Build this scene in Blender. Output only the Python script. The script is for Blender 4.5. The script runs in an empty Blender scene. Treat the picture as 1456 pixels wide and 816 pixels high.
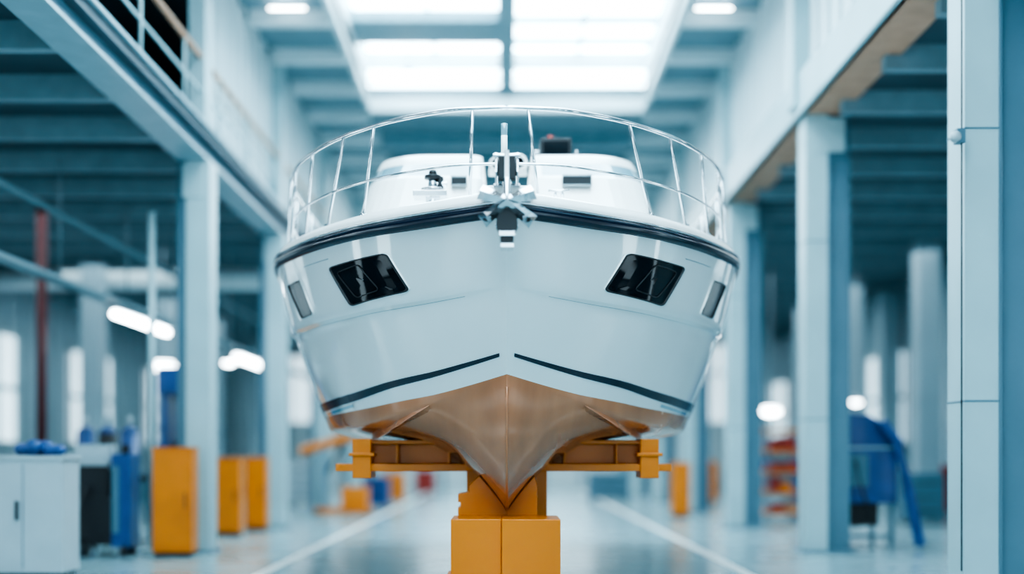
import bpy, bmesh, math, random
from mathutils import Vector, Matrix
random.seed(7)
D = bpy.data
scene = bpy.context.scene

# ---------------------------------------------------------------- materials
def mat(name, col, rough=0.5, metal=0.0, coat=0.0, var=0.06, nscale=4.0, emit=None, estr=0.0, bump=0.0, stretch=(1,1,1), ior=1.5, rvar=0.0):
    m = D.materials.new(name); m.use_nodes = True
    nt = m.node_tree; b = nt.nodes["Principled BSDF"]
    b.inputs["Roughness"].default_value = rough
    b.inputs["Metallic"].default_value = metal
    b.inputs["Coat Weight"].default_value = coat
    b.inputs["Coat Roughness"].default_value = 0.03
    b.inputs["IOR"].default_value = ior
    tc = nt.nodes.new("ShaderNodeTexCoord")
    mp = nt.nodes.new("ShaderNodeMapping"); mp.inputs["Scale"].default_value = stretch
    nt.links.new(tc.outputs["Object"], mp.inputs["Vector"])
    nz = nt.nodes.new("ShaderNodeTexNoise"); nz.inputs["Scale"].default_value = nscale; nz.inputs["Detail"].default_value = 5
    nt.links.new(mp.outputs["Vector"], nz.inputs["Vector"])
    cr = nt.nodes.new("ShaderNodeValToRGB")
    c0 = [max(0, c*(1-var)) for c in col]; c1 = [min(1, c*(1+var)) for c in col]
    cr.color_ramp.elements[0].position = 0.3; cr.color_ramp.elements[1].position = 0.7
    cr.color_ramp.elements[0].color = (*c0, 1); cr.color_ramp.elements[1].color = (*c1, 1)
    nt.links.new(nz.outputs["Fac"], cr.inputs["Fac"])
    nt.links.new(cr.outputs["Color"], b.inputs["Base Color"])
    if rvar > 0:
        mr = nt.nodes.new("ShaderNodeMapRange")
        mr.inputs["To Min"].default_value = max(0.02, rough-rvar); mr.inputs["To Max"].default_value = rough+rvar
        nt.links.new(nz.outputs["Fac"], mr.inputs["Value"]); nt.links.new(mr.outputs["Result"], b.inputs["Roughness"])
    if bump > 0:
        bp = nt.nodes.new("ShaderNodeBump"); bp.inputs["Strength"].default_value = bump; bp.inputs["Distance"].default_value = 0.02
        nt.links.new(nz.outputs["Fac"], bp.inputs["Height"]); nt.links.new(bp.outputs["Normal"], b.inputs["Normal"])
    if emit:
        b.inputs["Emission Color"].default_value = (*emit, 1); b.inputs["Emission Strength"].default_value = estr
    return m

M = {}
M['gel']    = mat('gelcoat_white', (0.60,0.66,0.67), 0.07, coat=1.0, var=0.01)
M['deckw']  = mat('deck_white', (0.84,0.86,0.86), 0.3, coat=0.4, var=0.02)
M['navy']   = mat('navy_rubber', (0.004,0.010,0.024), 0.22, coat=0.15, var=0.1)
M['glass']  = mat('tinted_glass', (0.004,0.007,0.011), 0.06, var=0.1, ior=1.3)
M['bluegl'] = mat('pale_blue_glass', (0.18,0.33,0.40), 0.08, coat=1.0, var=0.05)
M['chrome'] = mat('stainless_steel', (0.74,0.77,0.80), 0.10, metal=1.0, var=0.03)
M['black']  = mat('black_plastic', (0.010,0.012,0.016), 0.45, var=0.1)
M['copper'] = mat('antifoul_copper', (0.44,0.165,0.075), 0.24, metal=0.25, coat=0.6, var=0.16, nscale=2.4, stretch=(2.4,0.7,0.6), rvar=0.10, bump=0.012)
M['yellow'] = mat('ochre_paint', (0.62,0.17,0.001), 0.42, coat=0.1, var=0.06, nscale=2)
M['orange'] = mat('orange_paint', (0.64,0.18,0.008), 0.45, var=0.08)
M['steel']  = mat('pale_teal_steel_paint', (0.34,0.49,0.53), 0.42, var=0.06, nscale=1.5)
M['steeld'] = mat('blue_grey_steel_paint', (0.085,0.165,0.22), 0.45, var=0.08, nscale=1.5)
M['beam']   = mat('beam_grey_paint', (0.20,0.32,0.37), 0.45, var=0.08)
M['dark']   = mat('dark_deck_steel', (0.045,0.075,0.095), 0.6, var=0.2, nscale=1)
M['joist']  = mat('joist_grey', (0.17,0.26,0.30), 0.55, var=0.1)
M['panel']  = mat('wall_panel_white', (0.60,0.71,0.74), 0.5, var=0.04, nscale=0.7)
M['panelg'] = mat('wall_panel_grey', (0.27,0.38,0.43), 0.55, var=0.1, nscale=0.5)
M['rust']   = mat('primer_brown', (0.44,0.25,0.17), 0.5, var=0.12)
M['blue']   = mat('machine_blue', (0.008,0.06,0.20), 0.4, coat=0.2, var=0.15)
M['red']    = mat('machine_red', (0.36,0.035,0.025), 0.45, var=0.15)
M['dred']   = mat('pipe_red', (0.10,0.02,0.025), 0.5, var=0.15)
M['grey']   = mat('cabinet_grey', (0.34,0.43,0.47), 0.4, var=0.04)
M['line']   = mat('floor_line_white', (0.80,0.85,0.85), 0.35, var=0.06, nscale=12)
M['lamp']   = mat('lamp_glow', (0.9,0.95,1), 0.4, emit=(0.85,0.95,1.0), estr=16)
M['sky']    = mat('skylight_glazing', (0.8,0.9,0.95), 0.3, emit=(0.70,0.91,1.0), estr=7.5)
M['wing']   = mat('window_daylight_glazing', (0.7,0.85,0.9), 0.3, emit=(0.70,0.90,1.0), estr=1.0)
M['winb']   = mat('window_bright_glazing', (0.7,0.85,0.9), 0.3, emit=(0.72,0.92,1.0), estr=3.4)  # glow of the added panes in the near side walls
M['winf']   = mat('window_soft_glazing', (0.7,0.85,0.9), 0.3, emit=(0.72,0.92,1.0), estr=1.5)  # glow of the added panes behind the camera
M['floor']  = mat('epoxy_floor', (0.23,0.35,0.385), 0.24, var=0.08, nscale=0.6, rvar=0.08, coat=0.15)

# ---------------------------------------------------------------- builder
class B:
    def __init__(s, name, mats):
        s.name = name; s.mats = mats; s.bm = bmesh.new()
    def mi(s, k):
        if k not in s.mats: s.mats.append(k)
        return s.mats.index(k)
    def poly(s, pts, k, smooth=False):
        vs = [s.bm.verts.new(p) for p in pts]
        f = s.bm.faces.new(vs); f.material_index = s.mi(k); f.smooth = smooth
        return f
    def box(s, x0,x1,y0,y1,z0,z1,k):
        c = [(x0,y0,z0),(x1,y0,z0),(x1,y1,z0),(x0,y1,z0),(x0,y0,z1),(x1,y0,z1),(x1,y1,z1),(x0,y1,z1)]
        vs = [s.bm.verts.new(q) for q in c]
        for f in ((0,3,2,1),(4,5,6,7),(0,1,5,4),(1,2,6,5),(2,3,7,6),(3,0,4,7)):
            fa = s.bm.faces.new([vs[i] for i in f]); fa.material_index = s.mi(k)
    def prism(s, pts2, a0, a1, k, axis='Y'):
        def P(p,a):
            return {'Y':(p[0],a,p[1]),'X':(a,p[0],p[1]),'Z':(p[0],p[1],a)}[axis]
        v0 = [s.bm.verts.new(P(p,a0)) for p in pts2]; v1 = [s.bm.verts.new(P(p,a1)) for p in pts2]
        n = len(pts2); m = s.mi(k)
        s.bm.faces.new(v0).material_index = m; s.bm.faces.new(v1[::-1]).material_index = m
        for i in range(n):
            s.bm.faces.new((v0[i],v1[i],v1[(i+1)%n],v0[(i+1)%n])).material_index = m
    def tube(s, pts, r, k, seg=10, r1=None, closed=False):
        pts = [Vector(p) for p in pts]; n = len(pts); rings = []
        for i,p in enumerate(pts):
            if closed: t = pts[(i+1)%n]-pts[i-1]
            else: t = pts[min(i+1,n-1)]-pts[max(i-1,0)]
            t.normalize()
            up = Vector((0,0,1)) if abs(t.z) < 0.95 else Vector((0,1,0))
            a = t.cross(up).normalized(); b = t.cross(a).normalized()
            rr = r if r1 is None else r+(r1-r)*i/(n-1)
            rings.append([s.bm.verts.new(p + a*rr*math.cos(2*math.pi*j/seg) + b*rr*math.sin(2*math.pi*j/seg)) for j in range(seg)])
        m = s.mi(k)
        for i in range(n if closed else n-1):
            A = rings[i]; C = rings[(i+1)%n]
            for j in range(seg):
                f = s.bm.faces.new((A[j],A[(j+1)%seg],C[(j+1)%seg],C[j])); f.material_index = m; f.smooth = True
        if not closed:
            s.bm.faces.new(rings[0]).material_index = m; s.bm.faces.new(rings[-1][::-1]).material_index = m
    def ball(s, c, r, k, sc=(1,1,1), u=16, v=10, noise=0):
        ret = bmesh.ops.create_uvsphere(s.bm, u_segments=u, v_segments=v, radius=r)
        m = s.mi(k)
        for ve in ret['verts']:
            q = ve.co.copy()
            if noise: q *= 1+random.uniform(-noise,noise)
            ve.co = Vector((q.x*sc[0]+c[0], q.y*sc[1]+c[1], q.z*sc[2]+c[2]))
        for f in set(f for ve in ret['verts'] for f in ve.link_faces):
            f.material_index = m; f.smooth = True
    def grid(s, fn, us, vs, k, smooth=True, flip=False):
        g = [[s.bm.verts.new(fn(u,v)) for v in vs] for u in us]
        for i in range(len(us)-1):
            for j in range(len(vs)-1):
                q = [g[i][j],g[i+1][j],g[i+1][j+1],g[i][j+1]]
                if flip: q = q[::-1]
                f = s.bm.faces.new(q); f.smooth = smooth; f.material_index = s.mi(k)
    def done(s, parent=None, bevel=0.0, weld=False):
        if weld:
            bmesh.ops.remove_doubles(s.bm, verts=s.bm.verts, dist=1e-4)
        bmesh.ops.recalc_face_normals(s.bm, faces=s.bm.faces)
        me = D.meshes.new(s.name); s.bm.to_mesh(me); s.bm.free()
        for k in s.mats: me.materials.append(M[k])
        o = D.objects.new(s.name, me); scene.collection.objects.link(o)
        if bevel > 0:
            md = o.modifiers.new('Bevel','BEVEL'); md.width = bevel; md.segments = 2; md.limit_method = 'ANGLE'
        if parent: o.parent = parent
        return o
def empty(name):
    e = D.objects.new(name, None); scene.collection.objects.link(e); return e

def interp(tab):
    xs = [a for a,_ in tab]; ys = [b for _,b in tab]; n = len(xs)
    d = []
    sl = [(ys[i+1]-ys[i])/(xs[i+1]-xs[i]) for i in range(n-1)]
    for i in range(n):
        if i == 0: d.append(sl[0])
        elif i == n-1: d.append(sl[-1])
        else:
            d.append(0 if sl[i-1]*sl[i] <= 0 else 2*sl[i-1]*sl[i]/(sl[i-1]+sl[i]))
    def f(x):
        x = min(max(x,xs[0]),xs[-1])
        i = 0
        while i < n-2 and x > xs[i+1]: i += 1
        h = xs[i+1]-xs[i]; t = (x-xs[i])/h
        return (ys[i]*(2*t**3-3*t*t+1)+h*d[i]*(t**3-2*t*t+t)+ys[i+1]*(-2*t**3+3*t*t)+h*d[i+1]*(t**3-t*t))
    return f
def lin(a,b,n): return [a+(b-a)*i/n for i in range(n+1)]
def sm(a,b,x):
    t = min(max((x-a)/(b-a),0),1); return t*t*(3-2*t)

# ---------------------------------------------------------------- boat
boat = empty('motor_yacht')
bs = interp([(0,0.0),(0.12,0.165),(0.5,0.64),(1.0,1.18),(1.86,1.76),(2.65,2.09),(3.5,2.19),(5,2.2),(9.5,2.05)])
bc = interp([(0,0.0),(0.12,0.12),(0.5,0.53),(1.0,1.0),(1.86,1.48),(2.65,1.73),(3.5,1.80),(5,1.82),(9.5,1.75)])
zc = interp([(0,1.90),(0.6,1.76),(1.4,1.68),(2.5,1.645),(9.5,1.62)])
zk = interp([(0,1.90),(0.08,1.55),(0.2,1.25),(0.42,0.99),(0.7,0.86),(1.0,0.84),(9.5,0.84)])
ZS = 3.05
KN = 0.55
def topside(sd, s, v):
    x = bc(s)*(1-v)+bs(s)*v; y = (9.52+0.945*s)*(1-v)+(9.0+s)*v; z = zc(s)*(1-v)+ZS*v
    k = min(1, s/0.7)
    off = 0.05*math.sin(math.pi*v)*k
    if v > KN: off += 0.030*k
    elif v > KN-0.02: off += 0.030*k*(v-KN+0.02)/0.02
    return Vector((sd*(x+off*0.9), y-off*0.35, z))
g1 = interp([(0,0),(0.14,0.25),(0.32,0.5),(0.51,0.68),(0.82,0.76),(0.965,0.84),(1,1)])
def bottom(sd, s, u):
    w = sm(0.1,1.6,s); g = g1(u)*w + (u**0.95)*(1-w)
    return Vector((sd*(bc(s)*u), 9.52+0.945*s, zk(s)+(zc(s)-zk(s))*g))
def nrm(fn, sd, a, b):
    e = 0.01
    n = (fn(sd,a+e,b)-fn(sd,max(a-e,0),b)).cross(fn(sd,a,min(b+e,1))-fn(sd,a,max(b-e,0))).normalized()
    if n.x*sd < 0: n = -n
    return n
S = [0,0.02,0.05,0.09,0.14,0.2,0.27,0.35]+lin(0.45,4,36)+lin(4.4,9.5,14)
V = sorted(set(lin(0,KN-0.02,10)+[KN-0.0199,KN-0.001]+lin(KN,1,9)))
h = B('hull_topsides', ['gel'])
for sd in (1,-1):
    h.grid(lambda s,v: topside(sd,s,v), S, V, 'gel', flip=(sd<0))
ts = [topside(1,9.5,v) for v in lin(0,1,8)]
h.poly([(-p.x,p.y,p.z) for p in ts]+[tuple(p) for p in ts[::-1]], 'gel')
bmesh.ops.remove_doubles(h.bm, verts=h.bm.verts, dist=1e-4)
for e in h.bm.edges:
    if abs(e.verts[0].co.x)<1e-3 and abs(e.verts[1].co.x)<1e-3: e.smooth=False
h.done(boat)
h = B('hull_bottom', ['copper'])
U = lin(0,0.9,16)+[0.93,0.95,0.965,0.975,0.99,1.0]
for sd in (1,-1):
    h.grid(lambda s,u: bottom(sd,s,u), S, U, 'copper')
h.poly([(-bottom(1,9.5,u).x,)+tuple(bottom(1,9.5,u))[1:] for u in U[1:]]+[tuple(bottom(1,9.5,u)) for u in U[::-1][:-1]], 'copper')
bmesh.ops.remove_doubles(h.bm, verts=h.bm.verts, dist=1e-4)
for e in h.bm.edges:
    if abs(e.verts[0].co.x)<1e-3 and abs(e.verts[1].co.x)<1e-3: e.smooth=False
h.done(boat)
h = B('spray_strakes', ['copper'])
for sd in (1,-1):
    for (s0,s1,u0,u1,wd) in ((0.62,1.95,0.955,0.80,0.075),):
        rows = []
        for t in lin(0,1,30):
            s = s0+(s1-s0)*t; u = u0+(u1-u0)*t
            k = wd*min(1,t*4+0.1)*min(1,(1-t)*8+0.15)
            p = bottom(sd,s,u); q = bottom(sd,s,u-0.06); n = Vector((sd*0.45,-0.35,-1)).normalized()
            rows.append((p-n*0.004, p+n*k, q-n*0.004))
        for i in range(len(rows)-1):
            for j in range(2):
                h.poly([rows[i][j],rows[i+1][j],rows[i+1][j+1],rows[i][j+1]],'copper')
h.done(boat, weld=True)
h = B('keel_strip', ['copper'])
h.tube([bottom(1,s,0) for s in S[1:]], 0.012, 'copper', seg=8)
h.done(boat)
h = B('hull_stripe', ['navy'])
lo = interp([(0,0.125),(0.7,0.095),(1.6,0.05),(2.8,0.03),(9.5,0.03)])
hi = interp([(0,0.147),(0.7,0.132),(1.6,0.10),(2.8,0.085),(9.5,0.085)])
for sd in (1,-1):
    h.grid(lambda s,t: topside(sd,s,lo(s)+(hi(s)-lo(s))*t)+nrm(topside,sd,s,0.2)*0.005, [x for x in S if x>=0.04], [0,0.33,0.66,1], 'navy')
h.done(boat)
h = B('boot_top_glass_band', ['bluegl'])  # pale blue reflection on the hull, laid on as a coloured strip
for sd in (1,-1):
    h.grid(lambda s,t: topside(sd,s,lo(s)-0.012-0.02*t)+nrm(topside,sd,s,0.2)*0.006, lin(1.5,9.0,40), [0,1], 'bluegl')
h.done(boat)
def roundpoly(c, r=0.22, n=6):
    out = []
    N = len(c)
    for i in range(N):
        p0=Vector(c[i-1]); p1=Vector(c[i]); p2=Vector(c[(i+1)%N])
        a = p1+(p0-p1)*r; b = p1+(p2-p1)*r
        for j in range(n+1):
            t=j/n; out.append(a*(1-t)**2+p1*2*t*(1-t)+b*t*t)
        nx = p2+(p1-p2)*r
        for j in range(1,8): out.append(b+(nx-b)*j/8)
    return out
def hullwindow(sd, corners, name, inner=True):
    w = B(name, ['glass','chrome','black'])
    o = roundpoly(corners, 0.10)
    c = sum(o, Vector((0,0)))/len(o)
    def P(q, off): return topside(sd,q.x,q.y)+nrm(topside,sd,q.x,0.8)*off
    def ringpts(f,off): return [P(c+(q-c)*f,off) for q in o]
    def band(f0,o0,f1,o1,k):
        A=[w.bm.verts.new(p) for p in ringpts(f0,o0)]; C=[w.bm.verts.new(p) for p in ringpts(f1,o1)]
        for i in range(len(A)):
            f=w.bm.faces.new((A[i],A[(i+1)%len(A)],C[(i+1)%len(A)],C[i])); f.material_index=w.mi(k); f.smooth=True
    band(1.07,-0.003,1.055,0.014,'gel'); band(1.055,0.014,1.0,0.014,'black')
    band(1.0,0.014,0.985,0.006,'black')
    fs=[0.985,0.8,0.6,0.4,0.2,0.02]
    for a,b in zip(fs[:-1],fs[1:]): band(a,0.006,b,0.006,'glass')
    if inner:
        a = [Vector((corners[0][0]*0.60+corners[1][0]*0.40, corners[0][1]-0.03)), Vector((corners[0][0]*0.15+corners[1][0]*0.85, corners[1][1]-0.035)),
             Vector((corners[3][0]*0.15+corners[2][0]*0.85, corners[2][1]+0.035)), Vector((corners[3][0]*0.60+corners[2][0]*0.40, corners[3][1]+0.03))]
        oo = roundpoly(a,0.15)
        w.tube([P(q,0.010) for q in oo],0.005,'black',seg=6,closed=True)
    w.done(boat)
for sd in (1,-1):
    hullwindow(sd, [(0.73,0.845),(1.33,0.835),(1.10,0.595),(0.59,0.62)], 'hull_window_fore')
    hullwindow(sd, [(1.90,0.82),(2.24,0.82),(2.04,0.605),(1.74,0.61)], 'hull_window_mid', False)
h = B('hull_seam', ['steeld'])
for sd in (1,-1):
    h.tube([topside(sd,s,0.89)+nrm(topside,sd,s,0.9)*0.001 for s in lin(1.35,1.8,16)], 0.003, 'steeld', seg=5)
    h.tube([topside(sd,s,KN-0.02)+nrm(topside,sd,s,0.4)*0.0005 for s in lin(0.25,8,80)], 0.0025, 'beam', seg=5)
h.done(boat)
def sheer(sd,s,inset,z):
    nx = Vector((bs(s+0.02)-bs(max(s-0.02,0)), 0.04 if s>=0.02 else 0.02+s)).normalized()
    return Vector((sd*max(bs(s)-inset*nx.y, 0.0), 9.0+s+inset*nx.x, z))
prof_navy = [(0.0,2.985),(-0.045,2.995),(-0.062,3.03),(-0.05,3.075),(0.0,3.09)]
prof_chr = [(-0.045,3.080),(-0.058,3.087),(-0.058,3.094),(-0.03,3.100)]
prof_gun = [(0.0,3.085),(-0.02,3.10),(-0.01,3.14),(0.02,3.18),(0.06,3.20),(0.12,3.20),(0.15,3.185),(0.17,3.10)]
SS=[0,0.03,0.07,0.12,0.18,0.26,0.35]+lin(0.45,9.5,70)
for nm,pr,k in (('rub_rail',prof_navy,'navy'),('rub_rail_trim',prof_chr,'chrome'),('gunwale',prof_gun,'deckw')):
    h = B(nm,[k])
    for sd in (1,-1):
        h.grid(lambda s,j: sheer(sd,s,pr[int(j)][0],pr[int(j)][1]), SS, list(range(len(pr))), k)
    h.done(boat, weld=True)
h = B('deck', ['deckw'])
for sd in (1,-1):
    h.grid(lambda s,t: Vector((sd*max(bs(s)-0.12,0)*t, 9.1+s*0.985, 3.15-0.05*t*t)), SS, lin(0,1,4), 'deckw')
h.done(boat, weld=True)
h = B('bow_plate', ['deckw','chrome'])
h.prism([(-0.17,3.10),(0.17,3.10),(0.20,3.16),(0.17,3.20),(-0.17,3.20),(-0.20,3.16)], 8.95, 9.5, 'deckw')
h.done(boat, bevel=0.02)

rail = interp([(0,9.17),(0.33,9.22),(0.7,9.42),(1.10,9.78),(1.59,10.5),(1.99,11.67),(2.06,12.6)])
xs = lin(0,1.5,24)+lin(1.53,2.0,18)
half=[Vector((x,rail(x),3.81)) for x in xs]
half += [Vector((2.04,12.2,3.81)),Vector((2.07,13,3.81)),Vector((2.08,14.5,3.80)),Vector((2.08,15.6,3.74)),Vector((2.08,16.0,3.6)),Vector((2.07,16.1,3.18))]
full=[Vector((-p.x,p.y,p.z)) for p in half[::-1]][:-1]+half
h = B('bow_rail', ['chrome'])
h.tube(full,0.016,'chrome',seg=12)
def mid(p): return Vector((p.x*1.0, p.y+0.03, 3.41))
h.tube([mid(p) for p in full if abs(p.y)<15.8],0.0095,'chrome',seg=10)
def stan(topx, s, sd):
    t = Vector((sd*topx, rail(topx), 3.81)); b = sheer(sd, s, 0.07, 3.18)
    h.tube([t,b],0.0125,'chrome',seg=10)
    h.tube([b,b+Vector((0,0,0.03))],0.028,'chrome',seg=12)
for sd in (1,-1):
    stan(0.93 if sd>0 else 1.02, 1.02, sd); stan(1.29,1.5,sd); stan(1.62,1.95,sd); stan(1.85,2.35,sd); stan(1.97,2.75,sd)
    for yy in (12.4,13.3,14.3,15.3):
        h.tube([(sd*2.06,yy,3.81),(sd*2.08,yy+0.08,3.16)],0.0125,'chrome')
h.tube([(-0.25,rail(0.25),3.81),(-0.28,9.45,3.17)],0.0125,'chrome')
h.tube([(0.155,rail(0.155),3.81),(0.235,9.4,3.17)],0.0125,'chrome')
h.done(boat)

# anchor + bow roller
h = B('anchor', ['chrome','black'])
for x in (-0.082,0.067):
    h.prism([(9.35,3.20),(8.86,3.20),(8.80,3.26),(8.82,3.38),(8.90,3.42),(9.35,3.32)], x, x+0.015, 'chrome', axis='X')
h.tube([(-0.067,8.84,3.29),(0.067,8.84,3.29)],0.05,'black',seg=16)
h.box(-0.095,0.095,8.92,9.3,3.19,3.205,'chrome')
h.box(-0.018,0.018,8.74,9.4,3.36,3.40,'chrome')
h.box(-0.06,0.06,8.75,8.83,3.20,3.36,'black')
h.box(-0.018,0.018,8.72,8.76,3.18,3.36,'chrome')
h.tube([(-0.095,8.80,3.375),(0.095,8.80,3.375)],0.014,'chrome')
def blade(tip, w0, w1, droop):
    c = Vector((0,8.62,3.03)); t = Vector((tip[0],8.66,tip[1]))
    d = (t-c).normalized(); side = d.cross(Vector((0,1,0))).normalized()
    if side.z < 0: side = -side
    rows=[]
    for a in lin(0,1,5):
        p = c.lerp(t,a); w = w0+(w1-w0)*a
        rows.append((p-side*w+Vector((0,droop[0]*a,0)), p+Vector((0,-0.035*(1-0.4*a),0)), p+side*w+Vector((0,droop[1]*a,0)), p+Vector((0,0.03,0))))
    for i in range(5):
        for j in range(4):
            h.poly([rows[i][j],rows[i+1][j],rows[i+1][(j+1)%4],rows[i][(j+1)%4]],'chrome')
    h.poly(list(rows[-1]),'chrome'); h.poly(list(rows[0]),'chrome')
blade((-0.185,3.10),0.03,0.060,(0.0,0.08)); blade((0.185,3.10),0.03,0.060,(0.0,0.08))
blade((-0.17,2.895),0.03,0.045,(0.07,0.0)); blade((0.18,2.89),0.03,0.045,(0.07,0.0))
h.tube([(0,8.66,3.04),(0,8.76,3.22)],0.030,'chrome',seg=12)
h.prism([(-0.030,2.985),(0.030,2.985),(0.070,2.92),(0.075,2.86),(0.05,2.82),(-0.05,2.82),(-0.075,2.86),(-0.070,2.92)], 8.66, 8.78, 'black')
h.tube([(-0.082,8.68,2.865),(0.082,8.68,2.865)],0.012,'chrome')
h.box(-0.055,0.055,8.62,8.77,2.785,2.82,'chrome')
h.box(-0.045,0.045,8.63,8.76,2.735,2.785,'black')
h.box(-0.045,0.045,8.61,8.77,2.705,2.735,'chrome')
h.tube([(0,8.75,2.86),(0,9.12,2.86)],0.02,'chrome')
h.done(boat, bevel=0.004)

def coach(sd, nm):
    c = B(nm, ['deckw','bluegl','glass'])
    def outline(t):
        xi = 0.215; xo = 1.42-0.20*t; yf = 11.0+0.75*t; yb = 14.6-0.1*t
        r = 0.30
        pts=[]
        for (cx,cy,a0,rr) in ((xo-r*1.6,yf+r*1.6,-90,r*1.6),(xo-r,yb-r,0,r),(xi+0.06,yb-0.06,90,0.06),(xi+0.10,yf+0.10,180,0.10)):
            for j in range(9):
                a = math.radians(a0+90*j/8); pts.append((sd*(cx+rr*math.cos(a)), cy+rr*math.sin(a)))
        return pts
    levels=[(0,3.08,0),(0.25,3.40,0),(0.5,3.66,0),(0.62,3.80,0),(0.66,3.83,0.012),(0.86,3.97,0.012),(0.90,4.00,0),(0.97,4.07,0.02),(1.0,4.09,0.08)]
    rings=[]
    for t,z,ins in levels:
        o = outline(t); cx=sum(p[0] for p in o)/len(o); cy=sum(p[1] for p in o)/len(o)
        rings.append([c.bm.verts.new((cx+(p[0]-cx)*(1-ins*1.2),cy+(p[1]-cy)*(1-ins*0.5),z)) for p in o])
    n=len(rings[0])
    for i in range(len(rings)-1):
        for j in range(n):
            k='deckw'
            if i==4 and (j<=11 or j==35): k='bluegl'
            f=c.bm.faces.new((rings[i][j],rings[i][(j+1)%n],rings[i+1][(j+1)%n],rings[i+1][j])); f.material_index=c.mi(k); f.smooth=(i>5)
    c.bm.faces.new(rings[-1]).material_index=0
    c.done(boat, bevel=0.008)
coach(1,'coachroof_starboard'); coach(-1,'coachroof_port')
h = B('centre_walkway', ['deckw','bluegl'])
h.box(-0.22,0.22,11.6,14.4,3.1,3.70,'deckw'); h.box(-0.20,0.20,12.3,14.3,3.70,3.9,'deckw'); h.done(boat,bevel=0.03)
h = B('deck_vents', ['black','grey'])
def vent(x0,x1,z0,z1):
    def yf(z): return 11.0+0.75*((z-3.08)/0.58*0.5)-0.05
    h.prism([(yf(z0),z0),(yf(z0),z1),(yf(z1)+0.1,z1),(yf(z0)+0.1,z0)], x0, x1, 'black', axis='X')
    h.tube([(x0,yf(z0),z0),(x1,yf(z0),z0),(x1,yf(z0),z1),(x0,yf(z0),z1)],0.010,'grey',closed=True,seg=6)
vent(0.50,0.76,3.71,3.80); vent(-0.50,-0.36,3.71,3.79)
h.done(boat)
h = B('windlass', ['chrome','black'])
cx,cy=-0.62,10.6
h.tube([(cx,cy,3.12),(cx,cy,3.50)],0.06,'chrome',seg=20)
h.tube([(cx,cy,3.50),(cx,cy,3.52)],0.10,'chrome',seg=20)
h.tube([(cx,cy,3.52),(cx,cy,3.60)],0.045,'chrome',seg=20,r1=0.035)
h.tube([(cx,cy,3.60),(cx,cy,3.63)],0.07,'black',seg=20)
h.ball((cx,cy,3.65),0.035,'black')
h.tube([(cx-0.02,cy,3.56),(cx+0.12,cy,3.56)],0.025,'chrome',seg=12)
h.tube([(cx+0.06,cy,3.50),(cx+0.06,cy,3.62)],0.03,'black',seg=12)
h.box(cx-0.16,cx+0.12,cy-0.1,cy+0.1,3.44,3.49,'chrome')
h.done(boat,bevel=0.004)
h = B('mooring_cleats', ['chrome'])
for x,y,z in ((0.44,10.7,3.12),(1.55,11.0,3.17),(-1.55,11.0,3.17)):
    zt=z+ (0.40 if x<1 and x>0 else 0.06)
    for dx in (-0.03,0.03): h.tube([(x+dx,y,z),(x+dx,y,zt)],0.010,'chrome')
    h.tube([(x-0.09,y,zt+0.005),(x,y,zt),(x+0.09,y,zt+0.005)],0.013,'chrome')
h.done(boat)
h = B('searchlight', ['chrome','deckw','black'])
h.tube([(0.0,11.9,3.7),(0.0,11.9,3.96)],0.035,'deckw',seg=14)
h.tube([(-0.10,11.85,4.02),(-0.10,12.02,4.02)],0.065,'deckw',seg=20); h.tube([(-0.10,11.84,4.02),(-0.10,11.85,4.02)],0.045,'black',seg=20)
h.tube([(0.11,11.85,4.03),(0.11,12.02,4.03)],0.085,'deckw',seg=20); h.tube([(0.11,11.83,4.03),(0.11,11.85,4.03)],0.05,'glass',seg=20)
h.box(-0.17,0.19,11.9,12.0,3.93,3.98,'deckw')
h.done(boat,bevel=0.005)
h = B('jackstaff', ['chrome','deckw','bluegl'])
h.tube([(-0.02,9.55,3.17),(-0.02,9.55,3.60)],0.012,'chrome')
h.tube([(-0.02,9.55,3.52),(-0.02,9.55,3.70)],0.024,'deckw',seg=14)
h.tube([(-0.02,9.55,3.70),(-0.02,9.55,3.79)],0.020,'bluegl',seg=14,r1=0.027)
h.done(boat)
h = B('deck_instrument_box', ['black','red','chrome'])
h.box(0.32,0.62,12.1,12.4,4.08,4.32,'black'); h.box(0.35,0.59,12.08,12.1,4.14,4.29,'glass')
h.tube([(0.42,12.25,4.32),(0.42,12.25,4.38)],0.03,'red',seg=12); h.tube([(0.67,12.2,4.08),(0.67,12.2,4.22)],0.02,'chrome')
h.box(0.24,0.31,12.1,12.2,4.08,4.20,'chrome')
h.done(boat,bevel=0.015)

# ---------------------------------------------------------------- boat stand
h = B('boat_stand', ['yellow'])
h.box(-0.435,-0.042,9.82,10.40,0.0,0.795,'yellow'); h.box(-0.040,0.415,9.78,10.40,0.0,0.795,'yellow')
h.box(-0.48,0.46,9.72,10.46,0.0,0.04,'yellow')
h.box(-0.47,-0.43,9.9,10.2,0.28,0.36,'yellow')
yb=10.52; s_b=(yb-9.52)/0.945
for sgn in (-1,1):
    wL = 0.405 if sgn<0 else 0.25
    pts=[(0,0.70),(sgn*wL,0.70)]
    if sgn<0: pts += [(sgn*wL,0.86),(sgn*(wL-0.02),0.86),(sgn*(wL-0.02),0.90),(sgn*wL,0.90),(sgn*wL,0.97),(sgn*(wL-0.09),0.985),(sgn*(wL-0.09),1.04)]
    else: pts += [(sgn*wL,0.93),(sgn*wL,1.035)]
    for u in (0.22,0.14,0.07,0.0):
        p=bottom(1,s_b,u); pts.append((sgn*p.x,p.z-0.006))
    h.prism(pts[::sgn], yb-0.05, yb+0.22,'yellow')
h.box(-0.25,0.25,10.3,10.9,0.66,0.76,'yellow')
yb0,yb1=10.95,11.25
h.box(-1.31,1.27,yb0,yb1,1.385,1.42,'yellow'); h.box(-1.48,1.42,yb0-0.02,yb1,1.15,1.215,'yellow'); h.box(-1.31,1.27,11.08,11.12,1.215,1.385,'yellow')
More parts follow.
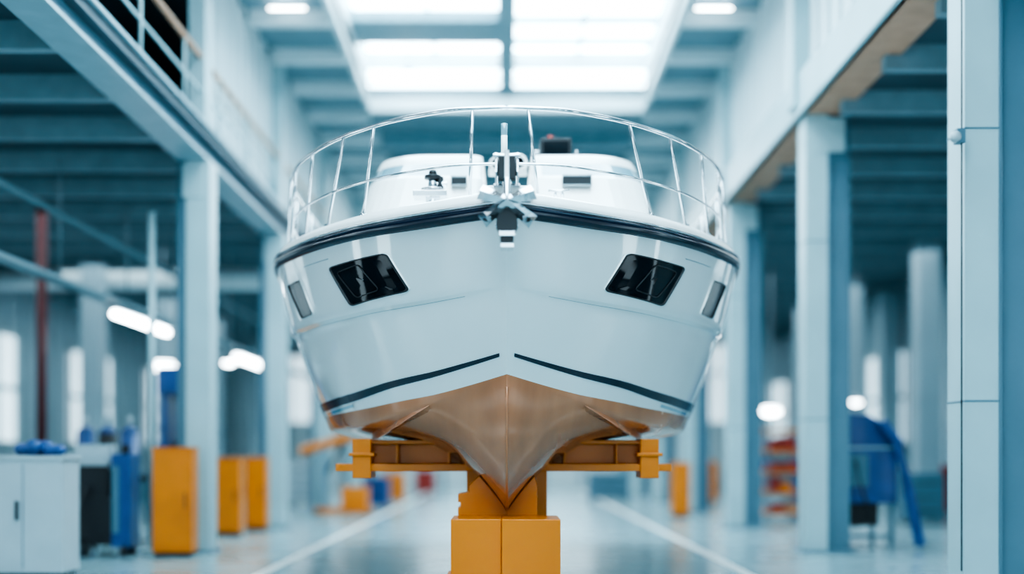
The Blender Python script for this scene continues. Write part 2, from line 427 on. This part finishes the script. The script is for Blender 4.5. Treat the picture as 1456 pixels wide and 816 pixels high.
for x in (-0.95,-0.5,0.5,0.95): h.box(x-0.01,x+0.01,yb0+0.01,yb1-0.01,1.215,1.385,'yellow')
for s_ in (-1,1):
    x=s_*1.24-0.02
    h.box(x-0.07,x+0.09,10.90,11.30,1.09,1.43,'yellow')
    h.box(x-0.10,x+0.12,10.88,11.32,1.28,1.31,'yellow')
h.box(-0.16,0.16,11.0,11.2,0.0,0.80,'yellow')
for s_ in (-1,1): h.box(s_*0.30-0.05,s_*0.30+0.05,11.02,11.18,0.70,1.16,'yellow')
h.box(-0.36,0.36,11.02,11.18,0.66,0.76,'yellow')
h.done(bevel=0.006)
h = B('boat_stand', ['yellow'])
for y in (15.5,):
    h.box(-0.25,0.25,y,y+0.4,0,0.82,'yellow'); h.box(-1.4,1.4,y+0.05,y+0.35,1.15,1.36,'yellow')
    for s_ in (-1,1): h.box(s_*0.35-0.05,s_*0.35+0.05,y+0.1,y+0.3,0.6,1.16,'yellow')
    h.box(-0.4,0.4,y+0.1,y+0.3,0.55,0.65,'yellow')
h.done(bevel=0.006)

# ---------------------------------------------------------------- room shell
Y0,Y1=-8.0,52.0
XL,XR=-11.5,10.5
ZR=8.35
def single(name,k,*b,bevel=0):
    o=B(name,[k]); o.box(*b,k); return o.done(bevel=bevel)
single('floor','floor',XL-0.3,XR+0.3,Y0,Y1,-0.2,0.0)
h = B('floor_marking_lines',['line'])
for x in (-2.66,2.60):
    h.box(x-0.06,x+0.06,6,45,0.0,0.004,'line')
h.box(-2.6,2.54,30,30.12,0.0,0.004,'line')
h.done()
def ribwall(name, x, sgn, y0,y1,z0,z1,k, pitch=0.4, rib=0.05, t=0.12):
    h=B(name,[k]); h.box(min(x,x+sgn*t),max(x,x+sgn*t),y0,y1,z0,z1,k)
    y=y0
    while y<y1-0.1:
        h.box(min(x,x-sgn*rib),max(x,x-sgn*rib),y,y+pitch*0.3,z0,z1,k); y+=pitch
    return h.done()
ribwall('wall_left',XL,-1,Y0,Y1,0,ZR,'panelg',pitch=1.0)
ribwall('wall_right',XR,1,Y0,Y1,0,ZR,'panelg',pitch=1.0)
h=B('wall_back',['panel','wing'])
h.box(XL,XR,Y1,Y1+0.3,0,ZR,'panel')
for x in lin(-10.5,9.0,13): h.box(x,x+0.12,Y1-0.08,Y1,0,ZR,'panelg')
h.done()
single('wall_front','panelg',XL,XR,Y0-0.3,Y0,0,ZR)
for i,(a,b) in enumerate(((-10,-6.6),(-3.6,-0.4),(0.4,3.6),(6.4,9.6))):
    h=B('window_%d'%(i+1),['wing','steel'])
    h.box(a,b,Y1-0.1,Y1-0.04,2.6,6.6,'wing')
    for x in lin(a,b,3): h.box(x-0.05,x+0.05,Y1-0.16,Y1-0.08,2.5,6.7,'steel')
    for z in (2.55,4.6,6.65): h.box(a-0.05,b+0.05,Y1-0.16,Y1-0.08,z-0.05,z+0.05,'steel')
    h.done()
n=5
for (a,b) in ((-10.4,-8.6),(-7.4,-5.6),(-3.2,-1.4),(-0.8,0.8),(1.4,3.2),(5.6,7.4),(8.2,10.0)):  # unseen glowing panes behind the camera, added to light and streak the hull
    h=B('window_%d'%n,['winf','steel']); n+=1
    h.box(a,b,Y0+0.04,Y0+0.08,0.5,7.4 if abs(a)<4 else 5.0,'winf')
    for x in (a,(a+b)/2,b): h.box(x-0.04,x+0.04,Y0,Y0+0.12,0.4,7.5 if abs(a)<4 else 5.1,'steel')
    h.done()
for sx,xx in ((-1,XL),(1,XR)):
    for y in (-6,-3,0,3,6,9,12,19,26,33,40,47):
        gk='winb' if y<15 else 'wing'  # near panes are out of view, added for bright streaks in the gelcoat
        h=B('window_%d'%n,[gk,'steel']); n+=1
        z0,z1,wd=(0.15,4.6,1.1) if y<15 else (1.6,4.0,3.4)
        a=xx-sx*0.10; b=xx-sx*0.06
        h.box(min(a,b),max(a,b),y,y+wd,z0,z1,gk)
        for yy in lin(y,y+wd,3 if wd>2 else 1): h.box(min(a,a-sx*0.06),max(a,a-sx*0.06),yy-0.05,yy+0.05,z0-0.1,z1+0.1,'steel')
        for z in (z0-0.05,(z0+z1)/2,z1+0.05): h.box(min(a,a-sx*0.06),max(a,a-sx*0.06),y-0.05,y+wd+0.05,z-0.05,z+0.05,'steel')
        h.done()
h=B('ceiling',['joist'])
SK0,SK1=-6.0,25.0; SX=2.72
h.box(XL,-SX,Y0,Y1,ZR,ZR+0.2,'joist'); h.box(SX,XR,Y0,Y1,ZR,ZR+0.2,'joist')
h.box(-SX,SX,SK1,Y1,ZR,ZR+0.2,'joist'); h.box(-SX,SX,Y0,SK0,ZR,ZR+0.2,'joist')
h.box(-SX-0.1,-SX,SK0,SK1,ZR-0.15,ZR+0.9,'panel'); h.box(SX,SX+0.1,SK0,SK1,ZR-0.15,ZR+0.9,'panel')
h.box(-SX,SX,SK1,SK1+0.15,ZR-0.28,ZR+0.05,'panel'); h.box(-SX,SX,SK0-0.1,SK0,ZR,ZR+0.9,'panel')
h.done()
h=B('window_skylight',['sky'])
h.box(-SX,SX,SK0,SK1,ZR+0.9,ZR+0.95,'sky')
h.box(-SX,SX,SK1+0.02,SK1+0.08,ZR+0.05,ZR+0.9,'sky')
h.done()
h=B('skylight_frame',['beam','panel'])
h.box(-0.14,0.14,SK0,SK1,ZR+0.15,ZR+0.75,'beam')
for y in lin(SK0,SK1-0.2,7): h.box(-SX,SX,y,y+0.12,ZR+0.5,ZR+0.85,'panel')
for x in (-1.4,1.4): h.box(x-0.03,x+0.03,SK0,SK1,ZR+0.8,ZR+0.88,'panel')
for z in (0.32,0.6): h.box(-SX,SX,SK1-0.03,SK1+0.01,ZR+z-0.03,ZR+z+0.03,'panel')
h.box(-SX,-0.1,21.8,23.0,ZR+0.40,ZR+0.6,'beam')
for y in (20.2,21.4,22.8,24.0): h.box(0.14,SX,y,y+0.06,ZR+0.70,ZR+0.85,'steel')
h.done()
h=B('roof_beams',['beam','panel'])
y=-5
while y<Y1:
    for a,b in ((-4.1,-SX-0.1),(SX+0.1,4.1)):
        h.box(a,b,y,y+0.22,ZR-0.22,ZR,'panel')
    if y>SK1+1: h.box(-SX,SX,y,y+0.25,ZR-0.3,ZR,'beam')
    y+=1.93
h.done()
h=B('ceiling_strip_lights',['lamp'])
for a in (-3.70,2.95): h.box(a,a+0.55,19.7,19.75,ZR-0.12,ZR-0.10,'lamp')
h.done()

ZL=5.5; ZRt=5.9
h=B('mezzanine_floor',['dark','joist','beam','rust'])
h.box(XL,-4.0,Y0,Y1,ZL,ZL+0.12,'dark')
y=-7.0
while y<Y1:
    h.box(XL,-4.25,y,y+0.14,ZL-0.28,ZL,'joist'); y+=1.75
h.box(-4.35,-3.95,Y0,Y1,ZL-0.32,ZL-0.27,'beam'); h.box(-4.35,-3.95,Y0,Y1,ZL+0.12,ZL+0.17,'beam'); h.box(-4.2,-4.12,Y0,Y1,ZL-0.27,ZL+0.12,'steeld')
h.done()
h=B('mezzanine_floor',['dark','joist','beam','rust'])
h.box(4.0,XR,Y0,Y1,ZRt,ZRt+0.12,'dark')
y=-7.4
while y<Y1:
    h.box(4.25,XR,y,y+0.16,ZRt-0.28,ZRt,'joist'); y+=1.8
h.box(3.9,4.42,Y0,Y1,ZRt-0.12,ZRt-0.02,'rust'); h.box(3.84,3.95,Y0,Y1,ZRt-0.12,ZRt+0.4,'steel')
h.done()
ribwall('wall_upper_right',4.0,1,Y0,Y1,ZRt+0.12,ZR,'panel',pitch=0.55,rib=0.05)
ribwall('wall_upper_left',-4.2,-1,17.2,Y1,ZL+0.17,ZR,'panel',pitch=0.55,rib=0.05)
h=B('upper_wall_pilasters',['steel','steeld'])
for y in (10.9,16.7,22.3,28,34,40,46):
    h.box(3.78,4.0,y,y+0.4,ZRt,ZR,'steel')
    if y>16: h.box(-4.2,-3.98,y,y+0.4,ZL+0.17,ZR,'steel')
h.done()
h=B('mezzanine_guard_rail',['rust','steel'])
h.tube([(-4.05,-6,6.55),(-4.05,48,6.55)],0.040,'rust',seg=8)
h.tube([(-4.05,-6,6.1),(-4.05,48,6.1)],0.022,'steel',seg=8)
y=-5
while y<48:
    h.tube([(-4.05,y,ZL+0.17),(-4.05,y,6.55)],0.022,'steel',seg=8); y+=1.9
h.done()
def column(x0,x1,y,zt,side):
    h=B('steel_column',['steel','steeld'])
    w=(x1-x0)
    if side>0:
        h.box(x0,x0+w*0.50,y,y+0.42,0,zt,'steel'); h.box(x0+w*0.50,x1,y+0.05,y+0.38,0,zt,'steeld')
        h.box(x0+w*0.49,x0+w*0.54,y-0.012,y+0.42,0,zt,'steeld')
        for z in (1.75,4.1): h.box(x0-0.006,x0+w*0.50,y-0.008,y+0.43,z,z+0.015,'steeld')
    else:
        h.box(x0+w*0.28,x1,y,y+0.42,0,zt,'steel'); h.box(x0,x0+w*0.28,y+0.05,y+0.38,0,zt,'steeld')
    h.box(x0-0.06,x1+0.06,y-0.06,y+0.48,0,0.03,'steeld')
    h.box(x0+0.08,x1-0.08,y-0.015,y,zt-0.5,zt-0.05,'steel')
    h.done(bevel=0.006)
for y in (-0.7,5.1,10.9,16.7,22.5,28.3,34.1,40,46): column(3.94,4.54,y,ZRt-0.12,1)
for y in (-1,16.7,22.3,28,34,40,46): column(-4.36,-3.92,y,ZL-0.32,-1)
for y in (25.5,31,36,42):
    single('aisle_column','panelg',8.3,8.75,y,y+0.5,0,5.6,bevel=0.02); single('aisle_column','panelg',-8.6,-8.2,y,y+0.5,0,5.2,bevel=0.02)
for y in (20,33.2,39): single('aisle_column','panelg',9.85,10.35,y,y+0.6,0,5.6,bevel=0.02)
h=B('cable_drop',['black','steeld','grey'])
h.tube([(3.88,10.80,0.3),(3.88,10.80,5.7)],0.008,'black',seg=6)
h.box(3.83,3.90,10.76,10.86,3.95,4.07,'steeld'); h.ball((3.82,10.78,4.0),0.05,'grey')
h.done()

h=B('cable_tray',['beam','joist'])
h.box(-6.15,-5.9,4,46,3.60,3.66,'beam'); h.box(-6.15,-6.12,4,46,3.60,3.74,'beam')
h.tube([(-6.0,4,4.52),(-6.0,46,4.52)],0.05,'joist',seg=8)
y=5
while y<46: h.tube([(-6.0,y,3.62),(-6.0,y,ZL-0.2)],0.015,'joist',seg=6); y+=3
h.done()
for (x,ya,yb_) in ((-6,19.3,22.4),(-6,28,31),(-6,10,13),(-6,5,8),(6,10,13),(6,1,4)):  # last four tubes are out of view, added for highlights on the hull
    h=B('fluorescent_light',['lamp','grey'])
    zt = 3.50 if x<0 else 4.2
    h.box(x-0.08,x+0.08,ya,yb_,zt,zt+0.04,'grey'); h.tube([(x,ya+0.05,zt-0.06),(x,yb_-0.05,zt-0.06)],0.055,'lamp',seg=12)
    for yy in (ya+0.3,yb_-0.3): h.tube([(x,yy,zt+0.03),(x,yy,3.595 if x<0 else ZRt-0.02)],0.01,'grey',seg=6)
    h.done()
def pendant(x,y,z,top,r=0.16):
    h=B('pendant_lamp',['lamp','grey'])
    h.tube([(x,y,z+0.1),(x,y,top)],0.012,'grey',seg=6); h.tube([(x,y,z),(x,y,z+0.14)],r*1.1,'grey',seg=16,r1=r*0.3)
    h.ball((x,y,z-0.01),r,'lamp',sc=(1,1,0.5))
    h.done()
pendant(-6.4,23.6,2.95,5.45,0.22); pendant(-5.6,25.5,3.15,5.45,0.12)
pendant(6.05,29,2.30,5.85,0.22); pendant(5.70,29.3,2.32,5.85,0.10); pendant(8.0,29,2.5,5.85,0.12); pendant(-1.9,24.4,8.6,9.2,0.16)
pendant(9.0,34,2.4,5.85,0.24)
h=B('red_pipe',['dred'])
h.tube([(-7.35,20,0),(-7.35,20,5.2)],0.08,'dred',seg=12); h.tube([(-7.35,20,1.2),(-7.35,20,1.3)],0.12,'dred',seg=12)
h.done()
h=B('ventilation_duct',['panel'])
h.tube([(-11.3,26.5,4.95),(-4.6,26.5,4.95)],0.22,'panel',seg=20)
for x in lin(-11,-5,6): h.tube([(x,26.5,4.95),(x+0.05,26.5,4.95)],0.24,'panel',seg=20)
h.done()
h=B('light_pole',['steel','grey'])
h.tube([(-4.70,16.75,0),(-4.70,16.75,4.5)],0.045,'steel',seg=10); h.tube([(-4.70,16.75,0),(-4.70,16.75,0.05)],0.15,'steel',seg=16)
h.done()
h=B('storage_cabinet',['grey','steeld','black'])
h.box(-5.55,-4.70,13.4,13.92,0.04,1.27,'grey'); h.box(-5.52,-4.73,13.42,13.9,0.0,0.04,'black')
h.box(-5.57,-4.68,13.38,13.94,1.24,1.28,'grey'); h.box(-5.13,-5.12,13.395,13.4,0.08,1.2,'steeld')
h.box(-5.20,-5.17,13.37,13.4,0.6,0.8,'black')
h.done(bevel=0.008)
h=B('blue_cloth_pile',['blue'])
for i in range(7):
    k_=0.65+0.5*random.random()
    h.ball((-5.2+0.07*i*0.9+random.uniform(-.02,.02),13.6+random.uniform(-.1,.1),1.282+0.085*k_*1.0),0.08,'blue',sc=(1.15,1,k_),noise=0.10)
h.done()
h=B('welding_cart',['black','blue','steeld','grey'])
h.box(-5.55,-5.0,16.0,16.5,0.15,0.75,'black'); h.box(-5.5,-5.05,16.05,16.45,0.75,1.15,'black'); h.box(-5.5,-5.05,16.1,16.4,1.15,1.42,'grey')
h.box(-5.0,-4.76,16.0,16.4,0.12,1.3,'blue'); h.box(-4.99,-4.9,15.98,16.0,0.3,1.15,'steeld')
h.tube([(-4.88,16.2,1.3),(-4.88,16.2,1.42)],0.05,'black')
for x in (-5.45,-4.85):
    for y in (16.05,16.4): h.tube([(x-0.03,y,0.08),(x+0.03,y,0.08)],0.08,'black',seg=14)
h.tube([(-5.3,15.98,0.9),(-5.38,15.8,0.6),(-5.3,15.75,0.3),(-5.15,15.9,0.1)],0.025,'black',seg=8)
h.tube([(-5.56,16.1,1.1),(-5.6,15.9,1.3),(-5.05,15.9,1.3),(-5.03,16.1,1.1)],0.015,'grey',seg=8)
h.done(bevel=0.01)
def ycab(x0,x1,y,zt):
    h=B('yellow_cabinet',['orange','black','yellow'])
    h.box(x0,x1,y,y+0.34,0.06,zt,'orange'); h.box(x0+0.02,x1-0.02,y+0.02,y+0.32,0,0.06,'black')
    h.box(x0+0.03,x1-0.03,y-0.012,y,0.12,zt-0.06,'orange'); h.box(x1-0.09,x1-0.07,y-0.03,y-0.012,zt*0.45,zt*0.6,'black')
    h.box(x0-0.01,x1+0.01,y-0.015,y+0.35,zt,zt+0.025,'orange')
    h.done(bevel=0.008)
ycab(-4.47,-3.97,15.95,1.36); ycab(-4.72,-4.22,20.0,1.22); ycab(-4.42,-4.08,21.4,1.22); ycab(3.40,3.76,26,1.1)
def hoist(x,y,c1,c2):
    h=B('engine_hoist',[c1,c2,'black'])
    h.box(x-0.06,x+0.06,y-0.06,y+0.06,0.1,1.5,c2)
    h.tube([(x-0.5,y,1.35),(x,y,1.5),(x+0.9,y,1.75)],0.10,c1,seg=8)
    h.tube([(x,y,0.8),(x+0.45,y,1.6)],0.04,'black',seg=8)
    h.box(x-0.1,x+1.0,y-0.4,y-0.3,0.05,0.15,c1); h.box(x-0.1,x+1.0,y+0.3,y+0.4,0.05,0.15,c1); h.box(x-0.15,x-0.02,y-0.4,y+0.4,0.05,0.15,c1)
    h.box(x+0.4,x+0.95,y-0.25,y+0.25,0.15,0.6,c1)
    h.tube([(x+0.88,y,1.72),(x+0.88,y,1.2)],0.02,'black',seg=6)
    for a in (-0.1,0.95):
        for b in (-0.35,0.35): h.ball((x+a,y+b,0.05),0.05,'black')
    h.done(bevel=0.01)
hoist(-3.9,27,'orange','steeld')
h=B('blue_shop_machine',['blue','black','steeld','steel'])
q=0.25; a=-0.22
h.box(4.70+a,5.60+a,17.2+q,18.3+q,0.62,1.42,'blue')
h.prism([(4.72+a,1.42),(5.60+a,1.42),(5.52+a,1.66),(5.22+a,1.84),(4.78+a,1.88)],17.25+q,18.25+q,'blue')
h.box(4.30,4.60,17.5+q,18.2+q,0.55,0.98,'blue')
h.box(4.78+a,5.20+a,17.17+q,17.2+q,0.85,1.30,'steeld'); h.box(4.74+a,5.56+a,17.18+q,17.2+q,1.37,1.40,'steel')
h.box(4.80+a,5.40+a,17.4+q,18.1+q,0.30,0.62,'black')
h.tube([(5.36+a,17.1+q,1.74),(5.56+a,17.05+q,1.45),(5.70+a,17.0+q,0.8),(5.84+a,16.95+q,0.05)],0.075,'blue',seg=10)
for x in (4.36,4.76+a,5.54+a):
    for y in (17.26,18.2): h.box(x-0.03,x+0.03,y-0.03+q,y+0.03+q,0,0.8,'steeld')
h.box(4.36,5.5+a,17.26+q,17.30+q,0.14,0.19,'steeld')
h.tube([(5.0+a,17.1+q,1.2),(5.05+a,16.95+q,0.8),(5.2+a,16.95+q,0.4),(5.0+a,17.2+q,0.3)],0.02,'black',seg=8)
h.done(bevel=0.02)
def rack(x0,x1,y,zt,cols,n=5):
    h=B('storage_rack',['steeld']+cols)
    for x in (x0,x1-0.05):
        for yy in (y,y+0.75): h.box(x,x+0.05,yy,yy+0.05,0,zt,'steeld')
    for i in range(n):
        z=0.15+i*(zt-0.2)/(n-1); h.box(x0,x1,y,y+0.8,z-0.03,z+0.03,cols[0])
        if i<n-1:
            a=x0+0.08
            while a<x1-0.25:
                w=random.uniform(0.15,0.3); hh=random.uniform(0.12,0.28); h.box(a,min(a+w,x1-0.06),y+0.08,y+0.6,z+0.03,z+0.03+hh,random.choice(cols)); a+=w+0.04
    h.done(bevel=0.006)
rack(5.05,5.75,24.6,1.80,['orange','rust','red'])
rack(6.9,8.1,30,1.6,['red','steeld','black'],4)
rack(-7.6,-6.2,27,1.9,['steeld','grey','blue'],4)
def cab(name,x0,x1,y0,y1,z1,k,k2='black'):
    h=B(name,[k,k2]); h.box(x0,x1,y0,y1,0.08,z1,k)
    n=max(2,int(z1/0.25))
    for i in range(n):
        z=0.12+(z1-0.14)*i/n; h.box(x0+0.03,x1-0.03,y0-0.015,y0,z,z+(z1-0.14)/n-0.03,k); h.box(x0+0.12,x1-0.12,y0-0.035,y0-0.015,z+0.10,z+0.12,k2)
    for x in (x0+0.06,x1-0.06):
        for y in (y0+0.06,y1-0.06): h.tube([(x,y,0),(x,y,0.08)],0.04,k2,seg=10)
    h.done(bevel=0.01)
cab('tool_chest',8.9,9.7,27.3,27.9,1.05,'red'); cab('tool_chest',-2.9,-2.3,40,40.6,0.9,'red'); cab('tool_chest',2.2,3.3,34,34.6,0.8,'steeld')
cab('tool_chest',-9.9,-8.8,24,24.7,1.3,'grey'); cab('tool_chest',-6.6,-6.0,23,23.6,1.0,'steeld'); cab('tool_chest',6.3,7.0,27.5,28.1,1.2,'blue')
cab('tool_chest',-8.0,-7.0,18.2,18.9,1.15,'grey')
cab('tool_chest',4.9,5.5,33,33.6,1.1,'orange'); cab('tool_chest',-5.4,-4.7,31,31.6,1.1,'grey')
cab('tool_chest',-3.4,-2.8,29.8,30.4,0.75,'blue'); cab('tool_chest',7.4,8.1,23.4,24.0,0.95,'steeld'); cab('tool_chest',-3.3,-2.7,33.0,33.6,0.8,'orange')
h=B('gas_bottle_rack',['blue','black','grey'])
for i in range(3):
    x=-6.15+0.32*i; h.tube([(x,18.5,0.05),(x,18.5,1.6)],0.13,'blue' if i!=1 else 'black',seg=16); h.ball((x,18.5,1.6),0.13,'blue',sc=(1,1,0.8)); h.tube([(x,18.5,1.68),(x,18.5,1.85)],0.035,'grey')
h.box(-6.35,-5.3,18.3,18.7,0.0,0.05,'black'); h.box(-6.35,-5.3,18.66,18.7,0.9,0.98,'black')
h.done()
h=B('blue_press_machine',['blue','steeld','black','rust'])
h.box(-5.75,-5.15,21.0,21.8,0.0,1.0,'steeld'); h.box(-5.75,-5.65,21.0,21.8,1.0,2.5,'blue'); h.box(-5.25,-5.15,21.0,21.8,1.0,2.5,'blue'); h.box(-5.80,-5.10,20.95,21.85,2.3,2.75,'blue')
h.tube([(-5.45,21.4,2.3),(-5.45,21.4,1.5)],0.09,'steeld',seg=12); h.box(-5.6,-5.3,21.2,21.6,1.4,1.5,'black')
h.tube([(-5.05,20.95,2.5),(-4.98,20.9,1.9),(-5.08,20.9,1.3)],0.06,'rust',seg=8)
h.done(bevel=0.015)
for i,(x,y) in enumerate(((-10.6,30),(6.2,36),(-3.6,37))):
    h=B('workbench',['grey','steeld','red','blue'])
    h.box(x,x+1.8,y,y+0.8,0.82,0.9,'grey')
    for a in (0.05,1.7):
        for b in (0.05,0.7): h.box(x+a,x+a+0.06,y+b,y+b+0.06,0,0.82,'steeld')
    h.box(x+0.3,x+0.7,y+0.2,y+0.6,0.9,1.25,'red'); h.box(x+1.0,x+1.4,y+0.2,y+0.6,0.9,1.15,'blue')
    h.done(bevel=0.01)

# ---------------------------------------------------------------- light
w = D.worlds.new('World'); scene.world = w; w.use_nodes = True
bg = w.node_tree.nodes['Background']; bg.inputs['Color'].default_value = (0.66,0.87,1.0,1); bg.inputs['Strength'].default_value = 0.8
def area(name, loc, rot, sx, sy, power, col):
    l = D.lights.new(name,'AREA'); l.shape='RECTANGLE'; l.size=sx; l.size_y=sy; l.energy=power; l.color=col
    o = D.objects.new(name,l); o.location=loc; o.rotation_euler=rot; scene.collection.objects.link(o); return o
area('aisle_light_left',(-7.8,27,5.1),(0,0,0),3,24,380,(0.76,0.93,1))
area('aisle_light_right',(7.2,27,5.4),(0,0,0),3,24,380,(0.76,0.93,1))
area('mezzanine_light_left',(-8.0,12,8.2),(0,0,0),3,14,150,(0.78,0.93,1))  # added fill to brighten the dark upper floor, no fixture there
area('hall_light_far',(0,38,8.0),(0,0,0),5,22,1700,(0.76,0.93,1))

# ---------------------------------------------------------------- camera
cd = D.cameras.new('camera'); cam = D.objects.new('camera', cd); scene.collection.objects.link(cam)
cam.location = (0,0,1.3); cam.rotation_euler = (math.radians(90),0,0)
cd.lens = 44.5; cd.sensor_width = 36; cd.shift_y = 0.163; cd.shift_x = 0.005
cd.clip_end = 200
cd.dof.use_dof = True; cd.dof.focus_distance = 9.7; cd.dof.aperture_fstop = 0.28
scene.camera = cam
scene.view_settings.view_transform = 'AgX'
try: scene.view_settings.look = 'AgX - High Contrast'
except Exception as e: print(e)
scene.view_settings.exposure = 0.3
